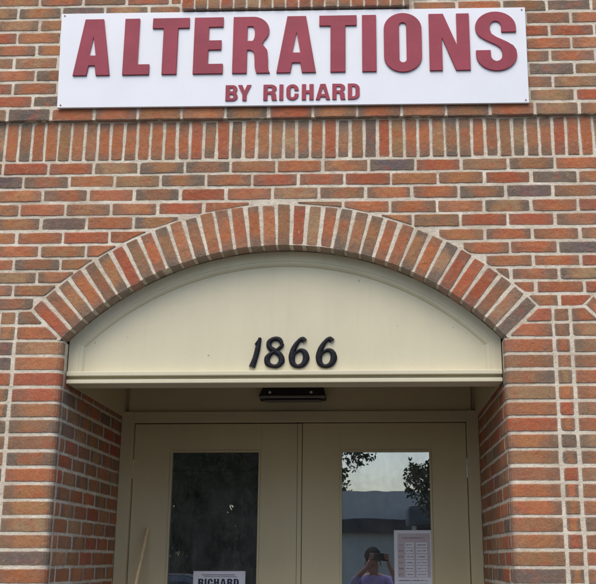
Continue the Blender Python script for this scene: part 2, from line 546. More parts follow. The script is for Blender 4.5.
# --- corbel course and the wall above it, with a window opening
WX0, WX1, WZ0, WZ1 = -.83, .18, 4.14, 5.14
SX0, SX1, SZ0, SZ1 = -.856, .208, 4.030, 4.142
def holes(a, b, z0, z1):
    segs = [(a, b)]
    for hx0, hx1, hz0, hz1 in ((SX0 - .005, SX1 + .005, SZ0 - .01, SZ1), (WX0, WX1, WZ0 - .01, WZ1)):
        if z1 > hz0 + .02 and z0 < hz1 - .02:
            new = []
            for s, e in segs:
                if e <= hx0 or s >= hx1: new.append((s, e)); continue
                if s < hx0: new.append((s, hx0))
                if e > hx1: new.append((hx1, e))
            segs = new
    return segs
rows = [(3.489, 3.553, -1.24, .2)] + [(3.553 + .0648 * k, 3.553 + .0648 * (k + 1), .944 if k % 2 == 0 else .845, .2062) for k in range(30)]
for r, (za, zb, off, bl) in enumerate(rows):
    k0 = int((XL - off) / bl) - 1
    x = off + k0 * bl + (uni(-.005, .005) if r else 0)
    while x < XR:
        a, b = max(x, XL), min(x + bl, XR)
        if b - a > .03:
            for s, e in holes(a, b, za, zb):
                if e - s > .03:
                    wall.poly(rect(s + jm(), e - jm(), za + (jm() if r else .0005), zb - jm()), fu, depth=.03 if r else .045)
        x += bl
# --- soldier lintel over the window, rowlock sill under it
sill = Bricks()
x = SX0
while x < SX1 - .03:
    b = min(x + .0608, SX1)
    sill.poly(rect(x + .004, b - .004, SZ0, SZ1), front(-.052), depth=.15, long_axis=(0, 1)); x += .0608
sill.build('window_sill', bld)
wall.build('brickwork', bld)

# --- reveals
rev = Bricks()
for cx in BAYS:
    for sg in (-1, 1):
        xe = cx + sg * HALF
        def mp(u, v, n, xe=xe, sg=sg): return (xe - sg * n, u, v)
        y_start = BC + .014 + .008
        for k in range(2, ncourse + 1):
            z1 = SPR - PH * k - jm(); z0 = SPR - PH * (k + 1) + jm()
            if z1 > 2.31: z1 = min(z1, 2.335)
            js = [y_start]
            y = y_start + (.205 if k % 2 else .075)
            while y < RD - .03: js.append(y); y += .2075
            js.append(RD + .02)
            for a, b in zip(js, js[1:]):
                if b - a > .03: rev.poly(rect(a + jm(), b - jm(), z0, z1), mp, depth=.02)
rev.build('brick_reveal', bld)

# --- arch rings
for cx in BAYS:
    arch = Bricks()
    nv = 35; da = 2 * ANG / nv
    for i in range(nv):
        a0 = -ANG + i * da; a1 = a0 + da
        amid = (a0 + a1) / 2 + uni(-.0006, .0006)
        hw_i = AR * da / 2 - jm() * .85; hw_o = (AR + AT) * da / 2 - .0075 - uni(0, .002)
        hw_o = min(hw_o, uni(.0285, .0305))
        dx, dz = math.sin(amid), math.cos(amid); tx, tz = dz, -dx
        def pt(r, t): return (cx + dx * r + tx * t, AZ + dz * r + tz * t)
        r0 = AR + uni(-.002, .002); r1 = AR + AT + uni(-.004, .003)
        arch.poly([pt(r0, hw_i), pt(r1, hw_o), pt(r1, -hw_o), pt(r0, -hw_i)], front(uni(-.001, .001)), depth=.12, long_axis=(dx, dz))
    arch.build('brick_arch', bld)

# --- mortar bed
mo = MB(); e = .0032
def sheet(quads): mo.add(quads, [tuple(range(len(quads)))])
for pc in PIERS:
    w = PITCH / 2 - HALF
    prof = []
    r = BC
    prof.append((pc - w + e, RD + .05))
    for i in range(7):
        t = math.pi / 2 * i / 6
        prof.append((pc - w + r - math.cos(t) * (r - e), r - math.sin(t) * (r - e)))
    for i in range(7):
        t = math.pi / 2 * (1 - i / 6)
        prof.append((pc + w - r + math.cos(t) * (r - e), r - math.sin(t) * (r - e)))
    prof.append((pc + w - e, RD + .05))
    vs = [(x, y, 0) for x, y in prof] + [(x, y, SPR) for x, y in prof]
    n = len(prof)
    mo.add(vs, [(i, i + 1, n + i + 1, n + i) for i in range(n - 1)])
for cx in BAYS:
    n = 48
    xs0, xs1 = cx - PITCH / 2, cx + PITCH / 2
    arcp = [(cx + math.sin(-ANG + 2 * ANG * i / n) * (AR + e), AZ + math.cos(-ANG + 2 * ANG * i / n) * (AR + e)) for i in range(n + 1)]
    topp = [(xs0 + (xs1 - xs0) * i / n, 3.30) for i in range(n + 1)]
    for i in range(n):
        mo.add([(arcp[i][0], e, arcp[i][1]), (arcp[i + 1][0], e, arcp[i + 1][1]), (topp[i + 1][0], e, topp[i + 1][1]), (topp[i][0], e, topp[i][1])], [(0, 1, 2, 3)])
        mo.add([(arcp[i][0], e, arcp[i][1]), (arcp[i + 1][0], e, arcp[i + 1][1]), (arcp[i + 1][0], .14, arcp[i + 1][1]), (arcp[i][0], .14, arcp[i][1])], [(0, 1, 2, 3)])
    mo.add([(xs0, e, SPR), (arcp[0][0], e, SPR), (arcp[0][0], e, arcp[0][1]), (xs0, e, 3.30)], [(0, 1, 2, 3)])
    mo.add([(xs1, e, SPR), (arcp[-1][0], e, SPR), (arcp[-1][0], e, arcp[-1][1]), (xs1, e, 3.30)], [(0, 1, 2, 3)])
for a, b in ((XL, PIERS[0]), (PIERS[3], XR)):
    mo.add([(a, e, SPR), (b, e, SPR), (b, e, 3.30), (a, e, 3.30)], [(0, 1, 2, 3)])
mo.add([(XL, e, 3.30), (XR, e, 3.30), (XR, e, 3.49), (XL, e, 3.49)], [(0, 1, 2, 3)])
mo.add([(XL, e, 3.49), (XR, e, 3.49), (XR, UP + e, 3.4905), (XL, UP + e, 3.4905)], [(0, 1, 2, 3)])
yu = UP + e
for a, b, c, d in ((XL, WX0, 3.4905, ZT), (WX1, XR, 3.4905, ZT), (WX0, WX1, 3.4905, WZ0 - .02), (WX0, WX1, WZ1, ZT)):
    mo.add([(a, yu, c), (b, yu, c), (b, yu, d), (a, yu, d)], [(0, 1, 2, 3)])
mo.add([(SX0 + .002, -.046, SZ0 + .003), (SX1 - .002, -.046, SZ0 + .003), (SX1 - .002, -.046, SZ1 - .003), (SX0 + .002, -.046, SZ1 - .003)], [(0, 1, 2, 3)])
mo.add([(SX0 + .002, -.046, SZ0 + .003), (SX1 - .002, -.046, SZ0 + .003), (SX1 - .002, .0, SZ0 + .003), (SX0 + .002, .0, SZ0 + .003)], [(0, 1, 2, 3)])
for xa in (WX0, WX1): mo.add([(xa, yu, WZ0 - .02), (xa, .16, WZ0 - .02), (xa, .16, WZ1), (xa, yu, WZ1)], [(0, 1, 2, 3)])
mo.add([(WX0, yu, WZ1), (WX1, yu, WZ1), (WX1, .16, WZ1), (WX0, .16, WZ1)], [(0, 1, 2, 3)])
mo.add([(WX0, yu, WZ0), (WX1, yu, WZ0), (WX1, .16, WZ0), (WX0, .16, WZ0)], [(0, 1, 2, 3)])
mo.build('mortar_joints', MORTAR, bld)

# --- window above the sill
wf = MB()
wf.box(WX0, WX0 + .05, .09, .14, WZ0, WZ1, .004); wf.box(WX1 - .05, WX1, .09, .14, WZ0, WZ1, .004)
wf.box(WX0 + .05, WX1 - .05, .09, .14, WZ0, WZ0 + .05, .004); wf.box(WX0 + .05, WX1 - .05, .09, .14, WZ1 - .05, WZ1, .004)
wo = wf.build('window', PAINT, bld)
MB().box(WX0 + .05, WX1 - .05, .112, .118, WZ0 + .05, WZ1 - .05).build('pane', GLASS, wo)

# --- shell: back, sides, roof, interior
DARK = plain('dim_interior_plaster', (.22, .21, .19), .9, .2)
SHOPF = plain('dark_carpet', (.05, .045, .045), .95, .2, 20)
WALLB = plain('side_wall_brick', (.26, .12, .08), .9, .2, 20)
sh = MB()
sh.box(XL, XL + .02, .02, 5.0, 0, ZT); sh.box(XR - .02, XR, .02, 5.0, 0, ZT)
sh.box(XL + .02, XR - .02, 4.98, 5.0, 0, ZT)
sh.build('side_wall', WALLB, bld)
MB().box(XL - .03, XR + .03, -.06, 5.03, ZT, ZT + .07, .006).build('roof', plain('stone_coping', (.38, .36, .32), .8, .15, 8, .3), bld)
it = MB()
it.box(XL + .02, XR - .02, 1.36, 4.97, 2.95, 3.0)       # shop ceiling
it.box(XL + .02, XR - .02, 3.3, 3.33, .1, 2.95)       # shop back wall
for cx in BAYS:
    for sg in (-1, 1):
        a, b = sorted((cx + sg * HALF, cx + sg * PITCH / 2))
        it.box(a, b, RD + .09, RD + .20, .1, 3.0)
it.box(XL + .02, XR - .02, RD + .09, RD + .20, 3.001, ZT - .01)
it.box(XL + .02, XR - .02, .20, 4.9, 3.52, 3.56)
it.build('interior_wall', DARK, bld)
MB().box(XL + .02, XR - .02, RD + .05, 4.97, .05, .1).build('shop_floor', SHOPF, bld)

# ------------------------------------------------------------------ arched panel, soffit, doors
def outline(cx, off, zb, n=48):
    r = AR - off; h = HALF - off - .001
    z = AZ + math.sqrt(r * r - h * h)
    a = math.asin(h / r)
    pts = [(cx - h, zb)]
    pts += [(cx + math.sin(-a + 2 * a * i / n) * r, AZ + math.cos(-a + 2 * a * i / n) * r) for i in range(n + 1)]
    pts.append((cx + h, zb))
    return pts
PZ = 2.3455
def tympanum(cx):
    fr = MB()
    prof = [(.001, .13), (.001, .086), (.0445, .086), (.0475, .0895), (.0515, .0885), (.0555, .0895), (.060, .093), (.0645, .098), (.068, .1035), (.068, .12)]
    rings = [[(x, y, z) for x, z in outline(cx, off, PZ - .001)] for off, y in prof]
    n = len(rings[0])
    fr.add([p for r in rings for p in r], [(k * n + i, k * n + i + 1, (k + 1) * n + i + 1, (k + 1) * n + i) for k in range(len(rings) - 1) for i in range(n - 1)])
    po = MB(); o = outline(cx, .06, PZ - .02)
    po.add([(x, .104, z) for x, z in o] + [(x, .125, z) for x, z in o], [tuple(range(len(o))), tuple(range(2 * len(o) - 1, len(o) - 1, -1))])
    p = po.build('arched_panel', PAINT, bld)
    fr.build('panel_moulding', PAINT, p)
    # bottom rail: lit nosing, shadow gap, lower lip, timber soffit behind it
    h = HALF - .003
    rl = MB()
    rl.box(cx - h, cx + h, .066, .13, 2.3235, PZ - .0012, .004)
    rl.box(cx - h, cx + h, .092, .13, 2.309, 2.3235)
    rl.box(cx - h, cx + h, .070, .20, 2.2915, 2.309, .003)
    rl.build('bottom_rail', PAINT, p)
    sb = MB()
    sb.box(cx - HALF + .001, cx - HALF + .013, .2, RD, 2.2935, 2.75)
    sb.box(cx + HALF - .013, cx + HALF - .001, .2, RD, 2.2935, 2.75)
    sb.box(cx - HALF, cx + HALF, .13, RD + .08, 2.75, 2.77)
    sb.box(cx - HALF + .013, cx + HALF - .013, .19, .2, 2.309, 2.75)
    sb.build('soffit_boards', PAINTD, bld)
    return p

def door_set(cx, y=RD):
    # frame
    x0, x1 = cx - HALF, cx + HALF
    fx0, fx1 = cx - .878, cx + .880      # leaf edges
    fr = MB()
    fr.box(x0 - .0, fx0 - .003, y - .035, y + .08, .1, 2.318, .003)
    fr.box(fx1 + .003, x1, y - .035, y + .08, .1, 2.318, .003)
    fr.box(fx0 - .003, fx1 + .003, y - .03, y + .08, 2.2615, 2.318, .003)
    # stop behind the leaves
    fr.box(fx0 - .003, fx1 + .003, y + .042, y + .075, 2.235, 2.2615)
    fr.build('door_frame', PAINTD, bld)
    tp = MB()
    tp.box(cx - .915, cx + .912, y - .012, y + .05, 2.318, 2.75, .003)
    tp.box(x0 + .013, cx - .918, y + .004, y + .05, 2.318, 2.75)
    tp.box(cx + .915, x1 - .013, y + .004, y + .05, 2.318, 2.75)
    tp.build('transom_panel', PAINTD, bld)
    lefts = ((fx0, cx - .009, -1.048 - AX + cx, -.569 - AX + cx), (cx + .017, fx1, -.151 - AX + cx, .330 - AX + cx))
    for k, (a, b, g0, g1) in enumerate(lefts):
        zb, zt = .112, 2.2575; gz0, gz1 = .36, 2.1165
        if k == 0: zt = 2.2560
        d = MB()
        yy = y if k else y + .001
        d.box(a, g0, yy, yy + .042, zb, zt, .002); d.box(g1, b, yy, yy + .042, zb, zt, .002)
        d.box(g0, g1, yy + .0004, yy + .042, gz1, zt - .0005); d.box(g0, g1, yy + .0004, yy + .042, zb, gz0)
        leaf = d.build('door', PAINTD, bld)
        s = MB(); t = .011
        s.box(g0, g0 + t, yy - .004, yy + .01, gz0, gz1, .002); s.box(g1 - t, g1, yy - .004, yy + .01, gz0, gz1, .002)
        s.box(g0 + t, g1 - t, yy - .004, yy + .01, gz1 - t, gz1, .002); s.box(g0 + t, g1 - t, yy - .004, yy + .01, gz0, gz0 + t, .002)
        s.build('glazing_bead', PAINTD, leaf)
        MB().box(g0 + .002, g1 - .002, yy + .012, yy + .018, gz0 + .002, gz1 - .002).build('glass_pane', GLASS, leaf)
        hx = a - .0015 if k == 0 else b + .0015
        for hz in (2.02, 1.2, .35):
            MB().tube((hx, yy - .006, hz - .05), (hx, yy - .006, hz + .05), .0065).build('hinge', STEEL if k else PAINTD, leaf)
        if k == 1:
            hd = MB(); px = a + .07
            hd.tube((px, yy - .05, .98), (px, yy - .05, 1.2), .009)
            for z in (1.0, 1.18): hd.tube((px, yy - .05, z), (px, yy, z), .007)
            hd.build('handle', STEEL, leaf)
        if k == 0:   # astragal strip on the meeting edge
            MB().box(cx - .0075, cx + .0145, y - .008, y + .02, .112, 2.255, .002).build('astragal', PAINTD, leaf)
for cx in BAYS:
    tympanum(cx); door_set(cx)
    MB().box(cx - HALF + .005, cx + HALF - .005, -.02, RD + .05, .0, .1, .006).build('entrance_step', plain('step_concrete', (.16, .15, .135), .9, .2, 8, .5), bld)

# ------------------------------------------------------------------ lamp over the doors
lamp = empty('entrance_light', (-.385, 1.05, 2.40))
tag(lamp, 'black box light fixed above the double doors under the arch', 'wall light')
b = bmesh.new()
yb, yf = RD - .012, RD - .10
pts = [(-.558, yb, 2.452), (-.236, yb, 2.452), (-.222, yb, 2.372), (-.577, yb, 2.372),
       (-.552, yf + .03, 2.452), (-.242, yf + .03, 2.452), (-.222, yf, 2.388), (-.577, yf, 2.388)]
bv = [b.verts.new(p) for p in pts]
for f in ((0, 1, 2, 3), (4, 5, 6, 7), (0, 1, 5, 4), (1, 2, 6, 5), (2, 3, 7, 6), (3, 0, 4, 7)): b.faces.new([bv[i] for i in f])
bmesh.ops.bevel(b, geom=list(b.edges), offset=.005, segments=2, affect='EDGES')
m_ = MB(); m_.frombm(b); b.free(); m_.build('housing', BLACK, lamp)
lp = MB(); lp.box(-.572, -.227, yf - .007, yf + .012, 2.377, 2.3895, .003)
lp.build('bottom_lip', GREY, lamp)
lens = MB(); lens.box(-.545, -.25, yf + .004, yb - .01, 2.366, 2.3715, .002)
lens.build('lens', plain('dark_lens', (.05, .05, .05), .15, .1), lamp)
for xx in (-.518, -.300):
    s = MB(); s.tube((xx, yf + .006, 2.408), (xx, yf + .022, 2.41), .0075, .0075, 14)
    s.build('screw', plain('bright_screw', (.75, .75, .74), .3, .05, metal=.3), lamp)
    t = MB(); t.box(xx - .008, xx + .008, yf + .012, yf + .04, 2.44, 2.47, .002); t.build('bracket', BLACK, lamp)

# ------------------------------------------------------------------ lettering
def arcp(cx, cy, rx, ry, a0, a1, n=10):
    return [(cx + rx * math.cos(math.radians(a0 + (a1 - a0) * i / n)), cy + ry * math.sin(math.radians(a0 + (a1 - a0) * i / n))) for i in range(n + 1)]
def stroke(pts, ws):
    # smooth centre line -> outline
    P = []; W = []
    n = len(pts)
    for i in range(n - 1):
        p0 = pts[max(i - 1, 0)]; p1 = pts[i]; p2 = pts[i + 1]; p3 = pts[min(i + 2, n - 1)]
        for k in range(8):
            t = k / 8
            P.append(tuple(.5 * ((2 * p1[j]) + (-p0[j] + p2[j]) * t + (2 * p0[j] - 5 * p1[j] + 4 * p2[j] - p3[j]) * t * t + (-p0[j] + 3 * p1[j] - 3 * p2[j] + p3[j]) * t ** 3) for j in (0, 1)))
            W.append(ws[i] + (ws[i + 1] - ws[i]) * t)
    P.append(pts[-1]); W.append(ws[-1])
    return P, W
def stroke_outline(pts, ws):
    P, W = stroke(pts, ws); L = []; R = []
    for i in range(len(P)):
        a = P[max(i - 1, 0)]; c = P[min(i + 1, len(P) - 1)]
        d = Vector((c[0] - a[0], c[1] - a[1])).normalized(); w = W[i] / 2
        L.append((P[i][0] - d.y * w, P[i][1] + d.x * w)); R.append((P[i][0] + d.y * w, P[i][1] - d.x * w))
    return L + R[::-1]
def glyph(ch, w, s):
    """outline loops, height 1, width w, stem s (all in cap heights)"""
    t = .165
    if ch == 'I': return [[(0, 0), (w, 0), (w, 1), (0, 1)]]
    if ch == 'L': return [[(0, 0), (w, 0), (w, t + .01), (s, t + .01), (s, 1), (0, 1)]]
    if ch == 'T': c = w / 2; return [[(c - s / 2, 0), (c + s / 2, 0), (c + s / 2, 1 - t - .01), (w, 1 - t - .01), (w, 1), (0, 1), (0, 1 - t - .01), (c - s / 2, 1 - t - .01)]]
    if ch == 'E': return [[(0, 0), (w, 0), (w, t), (s, t), (s, .425), (w * .93, .425), (w * .93, .585), (s, .585), (s, 1 - t), (w * .98, 1 - t), (w * .98, 1), (0, 1)]]
    if ch == 'H': return [[(0, 0), (s, 0), (s, .42), (w - s, .42), (w - s, 0), (w, 0), (w, 1), (w - s, 1), (w - s, .6), (s, .6), (s, 1), (0, 1)]]
    if ch == 'N': return [[(0, 0), (s * .88, 0), (s * .88, .60), (w - s, 0), (w, 0), (w, 1), (w - s * .88, 1), (w - s * .88, .42), (s * 1.0, 1), (0, 1)]]
    if ch == 'Y': c = w / 2; return [[(c - s / 2, 0), (c + s / 2, 0), (c + s / 2, .40), (w, 1), (w - s * 1.02, 1), (c, .62), (s * 1.02, 1), (0, 1), (c - s / 2, .40)]]
    if ch == 'A':
        c = w / 2; a = s * .64
        sl = (c - a)
        f = s * .93; k = .175 * sl
        h = max(.02, (a + sl * (1 - .345)) - f * .86)
        return [[(0, 0), (f, 0), (f + k, .175), (w - f - k, .175), (w - f, 0), (w, 0), (c + a, 1), (c - a, 1)],
                [(c - h, .345), (c, .345 + h / sl * .93), (c + h, .345)]]
    if ch == 'O':
        r = w * .5; q = (w - 2 * s) * .5; b = .155
        o = arcp(r, 1 - r * .92, r, r * .92, 0, 180, 20) + arcp(r, r * .92, r, r * .92, 180, 360, 20)
        i = arcp(r, 1 - b - q, q, q, 0, 180, 14) + arcp(r, b + q, q, q, 180, 360, 14)
        return [o, i]
    if ch == 'C':
        r = w * .5; q = (w - 2 * s) * .5; b = .16
        o = [(w, .61)] + arcp(r, 1 - r * .92, r, r * .92, 0, 180, 16) + arcp(r, r * .92, r, r * .92, 180, 360, 16) + [(w, .39), (w - s, .39)]
        i = arcp(r, b + q, q, q, 360, 180, 10) + arcp(r, 1 - b - q, q, q, 180, 0, 10) + [(w - s, .61)]
        return [o + i]
    if ch == 'D':
        r = w * .55; q = r - s; b = t
        return [[(0, 0)] + arcp(w - r, r * .8, r, r * .8, 270, 360) + arcp(w - r, 1 - r * .8, r, r * .8, 0, 90) + [(0, 1)],
                [(s, b)] + arcp(w - s - q, b + q, q, q, 270, 360) + arcp(w - s - q, 1 - b - q, q, q, 0, 90) + [(s, 1 - b)]]
    if ch == 'B':
        r = .26; x = w - .3 * w
        return [[(0, 0)] + arcp(w * .6, r, w * .4, r, 270, 400) + arcp(w * .58, .745, w * .38, .255, -40, 90) + [(0, 1)],
                [(s, .16), (w * .62, .16)] + arcp(w * .6, .28, max(w * .4 - s, .03), .12, 270, 450) + [(s, .43)][:1],
                [(s, .60), (w * .6, .60)] + arcp(w * .58, .72, max(w * .38 - s, .03), .12, 270, 450) + [(s, .84)]]
    if ch == 'R':
        return [[(0, 0), (s, 0), (s, .41)] + [(w * .50, .41), (w * .585, .375), (w * .61, .30), (w * .625, .10), (w * .67, 0), (w * 1.03, 0), (w * .985, .06), (w * .975, .25), (w * .95, .40), (w * .86, .475), (w * .80, .50)]
                + arcp(w * .55, .755, w * .45, .245, -45, 90, 14) + [(0, 1)],
                [(s, .565), (w * .52, .565)] + arcp(w * .53, .70, w * .47 - s, .135, 270, 450, 12) + [(s, .835)]]
    if ch == 'S':
        q = w / 2
        return [[(w, .655), (w, .72)] + arcp(q, .735, q, .265, 0, 180, 18) + [(.02 * w, .655), (.09 * w, .585), (.24 * w, .520), (.50 * w, .435), (.60 * w, .385), (w - s, .315)]
                + arcp(q, .262, q - s, .107, 0, -180, 12) + [(s, .34), (0, .34), (0, .28)] + arcp(q, .265, q, .265, 180, 360, 18)
                + [(.985 * w, .345), (.92 * w, .415), (.77 * w, .480), (.50 * w, .568), (.39 * w, .620), (s, .69)] + arcp(q, .738, q - s, .107, 180, 0, 12) + [(w - s, .655)]]
    raise ValueError(ch)
def letter(ch, x0, x1, z0, z1, y, depth, mat, parent, stem, bev=.0012, name='letter', shear=0):
    H = z1 - z0; cu = bpy.data.curves.new(name, 'CURVE'); cu.dimensions = '2D'; cu.fill_mode = 'BOTH'
    cu.extrude = depth / 2; cu.bevel_depth = bev; cu.bevel_resolution = 1
    for loop in glyph(ch, (x1 - x0) / H, stem):
        sp = cu.splines.new('POLY'); sp.points.add(len(loop) - 1)
        for p, (a, c) in zip(sp.points, loop): p.co = (a * H, c * H, 0, 1)
        sp.use_cyclic_u = True
    ob = bpy.data.objects.new(name, cu); COL.objects.link(ob)
    dg = bpy.context.evaluated_depsgraph_get()
    me = bpy.data.meshes.new_from_object(ob.evaluated_get(dg))
    bpy.data.objects.remove(ob); bpy.data.curves.remove(cu)
    me.transform(Matrix.Translation((x0, y - depth / 2, z0)) @ Matrix.Rotation(math.pi / 2, 4, 'X'))
    me.materials.clear(); me.name = name
    return link(name, me, mat, parent)

sign = empty('shop_sign', (-.34, -.022, 3.54))
tag(sign, 'long white sign board with maroon capitals ALTERATIONS BY RICHARD', 'sign')
sb = MB()
sy0, sy1 = -.0365, -.0235
c4 = [(-1.421, 4.024), (.738, 4.019), (.734, 3.5375), (-1.408, 3.5435)]
sb.add([(x, sy0, z) for x, z in c4] + [(x, sy1, z) for x, z in c4],
       [(0, 1, 2, 3), (7, 6, 5, 4), (0, 4, 5, 1), (1, 5, 6, 2), (2, 6, 7, 3), (3, 7, 4, 0)])
bd = sb.build('sign_board', WHITE, sign)
bm = bmesh.new(); bm.from_mesh(bd.data); bmesh.ops.bevel(bm, geom=list(bm.edges), offset=.0015, segments=1, affect='EDGES'); bm.to_mesh(bd.data); bm.free()
BIG = [('A', -1.344, -1.176, .232), ('L', -1.115, -.994, .232), ('T', -.985, -.816, .232), ('E', -.790, -.655, .232), ('R', -.609, -.444, .225),
       ('A', -.406, -.228, .232), ('T', -.211, -.041, .232), ('I', -.014, .049, .22), ('O', .086, .257, .228), ('N', .293, .476, .225), ('S', .505, .689, .218)]
for ch, a, c, st in BIG:
    z0, z1 = 3.7015, 3.9865
    if ch in 'OS': z0 -= .005; z1 += .007
    letter(ch, a, c, z0, z1, sy0 - .0015, .006, REDL, sign, st)
SMALL = [('B', 225.5, 237.5), ('Y', 238, 251), ('R', 263.5, 276.5), ('I', 279.5, 283.2), ('C', 286.5, 298.5), ('H', 302, 313.5), ('A', 316, 330), ('R', 332.5, 345), ('D', 348, 359.5)]
for ch, a, c in SMALL:
    X = lambda u: -.639 + (u - 225) * (.613 / 135)
    letter(ch, X(a), X(c), 3.5655, 3.642, sy0 - .001, .004, REDL, sign, .235 if ch != 'I' else .2, .0006, 'small_letter')
for x, z in ((-1.405, 4.012), (.722, 4.006), (.719, 3.551), (-1.392, 3.556)):
    MB().tube((x, sy0 - .0025, z), (x, sy0 + .002, z), .0034, .0042, 10).build('screw', SCREWR, sign)

# ------------------------------------------------------------------ house number
def sweep(pts, ws, x0, z0, W, H, y, hgt):
    P, Wd = stroke(pts, ws); m = MB(); n = len(P); K = 9; ring = []
    for i in range(n):
        a = P[max(i - 1, 0)]; c = P[min(i + 1, n - 1)]
        d = Vector(((c[0] - a[0]) * W, (c[1] - a[1]) * H)).normalized(); w = Wd[i] / 2
        cx, cz = x0 + P[i][0] * W, z0 + P[i][1] * H
        for k in range(K):
            t = math.pi * k / (K - 1)
            o = math.cos(t) * w * 1.12; hh = math.sin(t) ** .6 * hgt
            ring.append((cx - d.y * o, y - hh, cz + d.x * o))
    m.add(ring, [(i * K + k, i * K + k + 1, (i + 1) * K + k + 1, (i + 1) * K + k) for i in range(n - 1) for k in range(K - 1)])
    m.add(ring, [tuple(i * K + j for j in ((K - 1, 0))) + ((i + 1) * K, (i + 1) * K + K - 1) for i in range(n - 1)])
    m.add(ring[:K], [tuple(range(K))]); m.add(ring[-K:], [tuple(range(K))])
    return m
D1 = [([(.52, .76), (.70, .84), (.90, .985)], [.008, .013, .010]), ([(.86, .975), (.70, .62), (.52, .30), (.30, .02)], [.012, .021, .021, .026])]
D8 = [([(.88, .80), (.74, .93), (.46, .95), (.22, .84), (.24, .67), (.52, .55), (.80, .41), (.88, .22), (.70, .07), (.44, .05), (.16, .14), (.13, .32), (.34, .47), (.62, .58), (.86, .70), (.90, .79)],
       [.015, .019, .016, .020, .021, .021, .022, .025, .018, .015, .022, .023, .015, .012, .014, .016])]
D6 = [([(.80, .87), (.68, .945), (.46, .86), (.22, .62), (.12, .36), (.18, .14), (.42, .04), (.72, .10), (.88, .30), (.80, .50), (.58, .57), (.36, .50), (.22, .38)],
       [.022, .017, .015, .022, .026, .022, .015, .021, .027, .022, .014, .010, .007])]
num = empty('house_number', (-.33, .1, 2.365))
tag(num, 'black curly house number 1866 on the cream arched panel', 'house number')
for ch, ds, a, c in (('1', D1, -.522, -.464), ('8', D8, -.449, -.366), ('6', D6, -.341, -.259), ('6', D6, -.223, -.138)):
    mm = MB()
    for i, (p, wd) in enumerate(ds):
        q = sweep(p, wd, a, 2.362, c - a, .135, .102 - .0007 * i, .013)
        mm.add(q.v, q.f)
    o = mm.build('digit', IRON, num, True)

# ------------------------------------------------------------------ pole leaning by the left door
pl = MB()
F = Vector((-1.218, .158, .103)); T = Vector((-1.147, 1.112, 1.716))
nseg = 16; pp = []; rr = []
for i in range(nseg + 1):
    t = i / nseg; p = F.lerp(T, t)
    p += Vector((.0015 * math.sin(t * 9), 0, 0))
    pp.append(p); rr.append(.0088 + .0006 * math.sin(t * 30))
pl.tube(F, T, .0092, .0086, 28)
po = pl.build('wooden_pole', WOOD, None)
tag(po, 'thin pale wooden pole leaning against the left door', 'pole')

# ------------------------------------------------------------------ papers on the glass
def print_line(par, x0, x1, y0, y1, z0, z1):
    x = x0; m = MB()
    while x < x1 - .002:
        w_ = min(uni(.0015, .0042), x1 - x)
        k_ = uni(0, .35) * (z1 - z0)
        m.box(x, x + w_, y0, y1, z0 + (k_ if rnd() < .5 else 0), z1 - k_)
        x += w_ + (uni(.0008, .0014) if rnd() < .8 else .004)
    m.build('printed_line', PALEINK, par)
def paper(name, x0, x1, z0, z1, y, label, cat):
    m = MB(); n = 8; vs = []
    for j in range(n + 1):
        for i in range(n + 1):
            u, v = i / n, j / n
            vs.append((x0 + (x1 - x0) * u, y - .0012 * math.sin(u * 5 + v * 3) ** 2, z0 + (z1 - z0) * v))
    fs = [(j * (n + 1) + i, j * (n + 1) + i + 1, (j + 1) * (n + 1) + i + 1, (j + 1) * (n + 1) + i) for j in range(n) for i in range(n)]
    k = len(vs); vs += [(a, b_ + .0006, c) for a, b_, c in vs]
    fs += [tuple(i + k for i in f[::-1]) for f in fs]
    m.add(vs, fs); e_ = empty(name, ((x0 + x1) / 2, y, z0)); tag(e_, label, cat)
    m.build('sheet', PAPER, e_)
    return e_
gy = RD + .008
p1 = paper('paper_notice', -.905, -.637, 1.30, 1.500, gy, 'white paper with the word RICHARD in dark capitals taped inside the left door glass', 'notice')
X = -.878; LW = {'R': .027, 'I': .009, 'C': .026, 'H': .026, 'A': .030, 'D': .026}
for ch in 'RICHARD':
    letter(ch, X, X + LW[ch], 1.425, 1.462, gy - .0016, .0008, INK, p1, .27 if ch != 'I' else .2, .0001, 'printed_letter'); X += LW[ch] + .0062
st = MB(); st.box(-.86, -.69, gy - .0022, gy - .0016, 1.480, 1.4835); st.box(-.85, -.68, gy - .0022, gy - .0016, 1.472, 1.4745)
for r in range(3): st.box(-.87, -.67, gy - .0022, gy - .0016, 1.395 - r * .03, 1.402 - r * .03)
st.build('small_print', PALEINK, p1)
p2 = paper('opening_hours_sheet', .128, .328, 1.40, 1.704, gy, 'pinkish timetable sheet of pale boxes with white border in the right door glass', 'notice')
MB().box(.146, .312, gy - .0022, gy - .0016, 1.470, 1.688).build('tinted_area', PINKP, p2)
for r in range(6):
    for a, c in ((.184, .230), (.240, .297)):
        z1 = 1.643 - r * .0292
        MB().box(a, c, gy - .0032, gy - .0026, z1 - .0245, z1).build('table_cell', PAPER, p2)
        print_line(p2, a + .006, c - .006, gy - .0040, gy - .0036, z1 - .016, z1 - .0085)
    print_line(p2, .152, .176, gy - .0030, gy - .0026, 1.643 - r * .0292 - .016, 1.643 - r * .0292 - .009)
print_line(p2, .17, .28, gy - .0030, gy - .0026, 1.662, 1.670)
for r in range(2): print_line(p2, .150, .30, gy - .0030, gy - .0026, 1.452 - r * .018, 1.458 - r * .018)

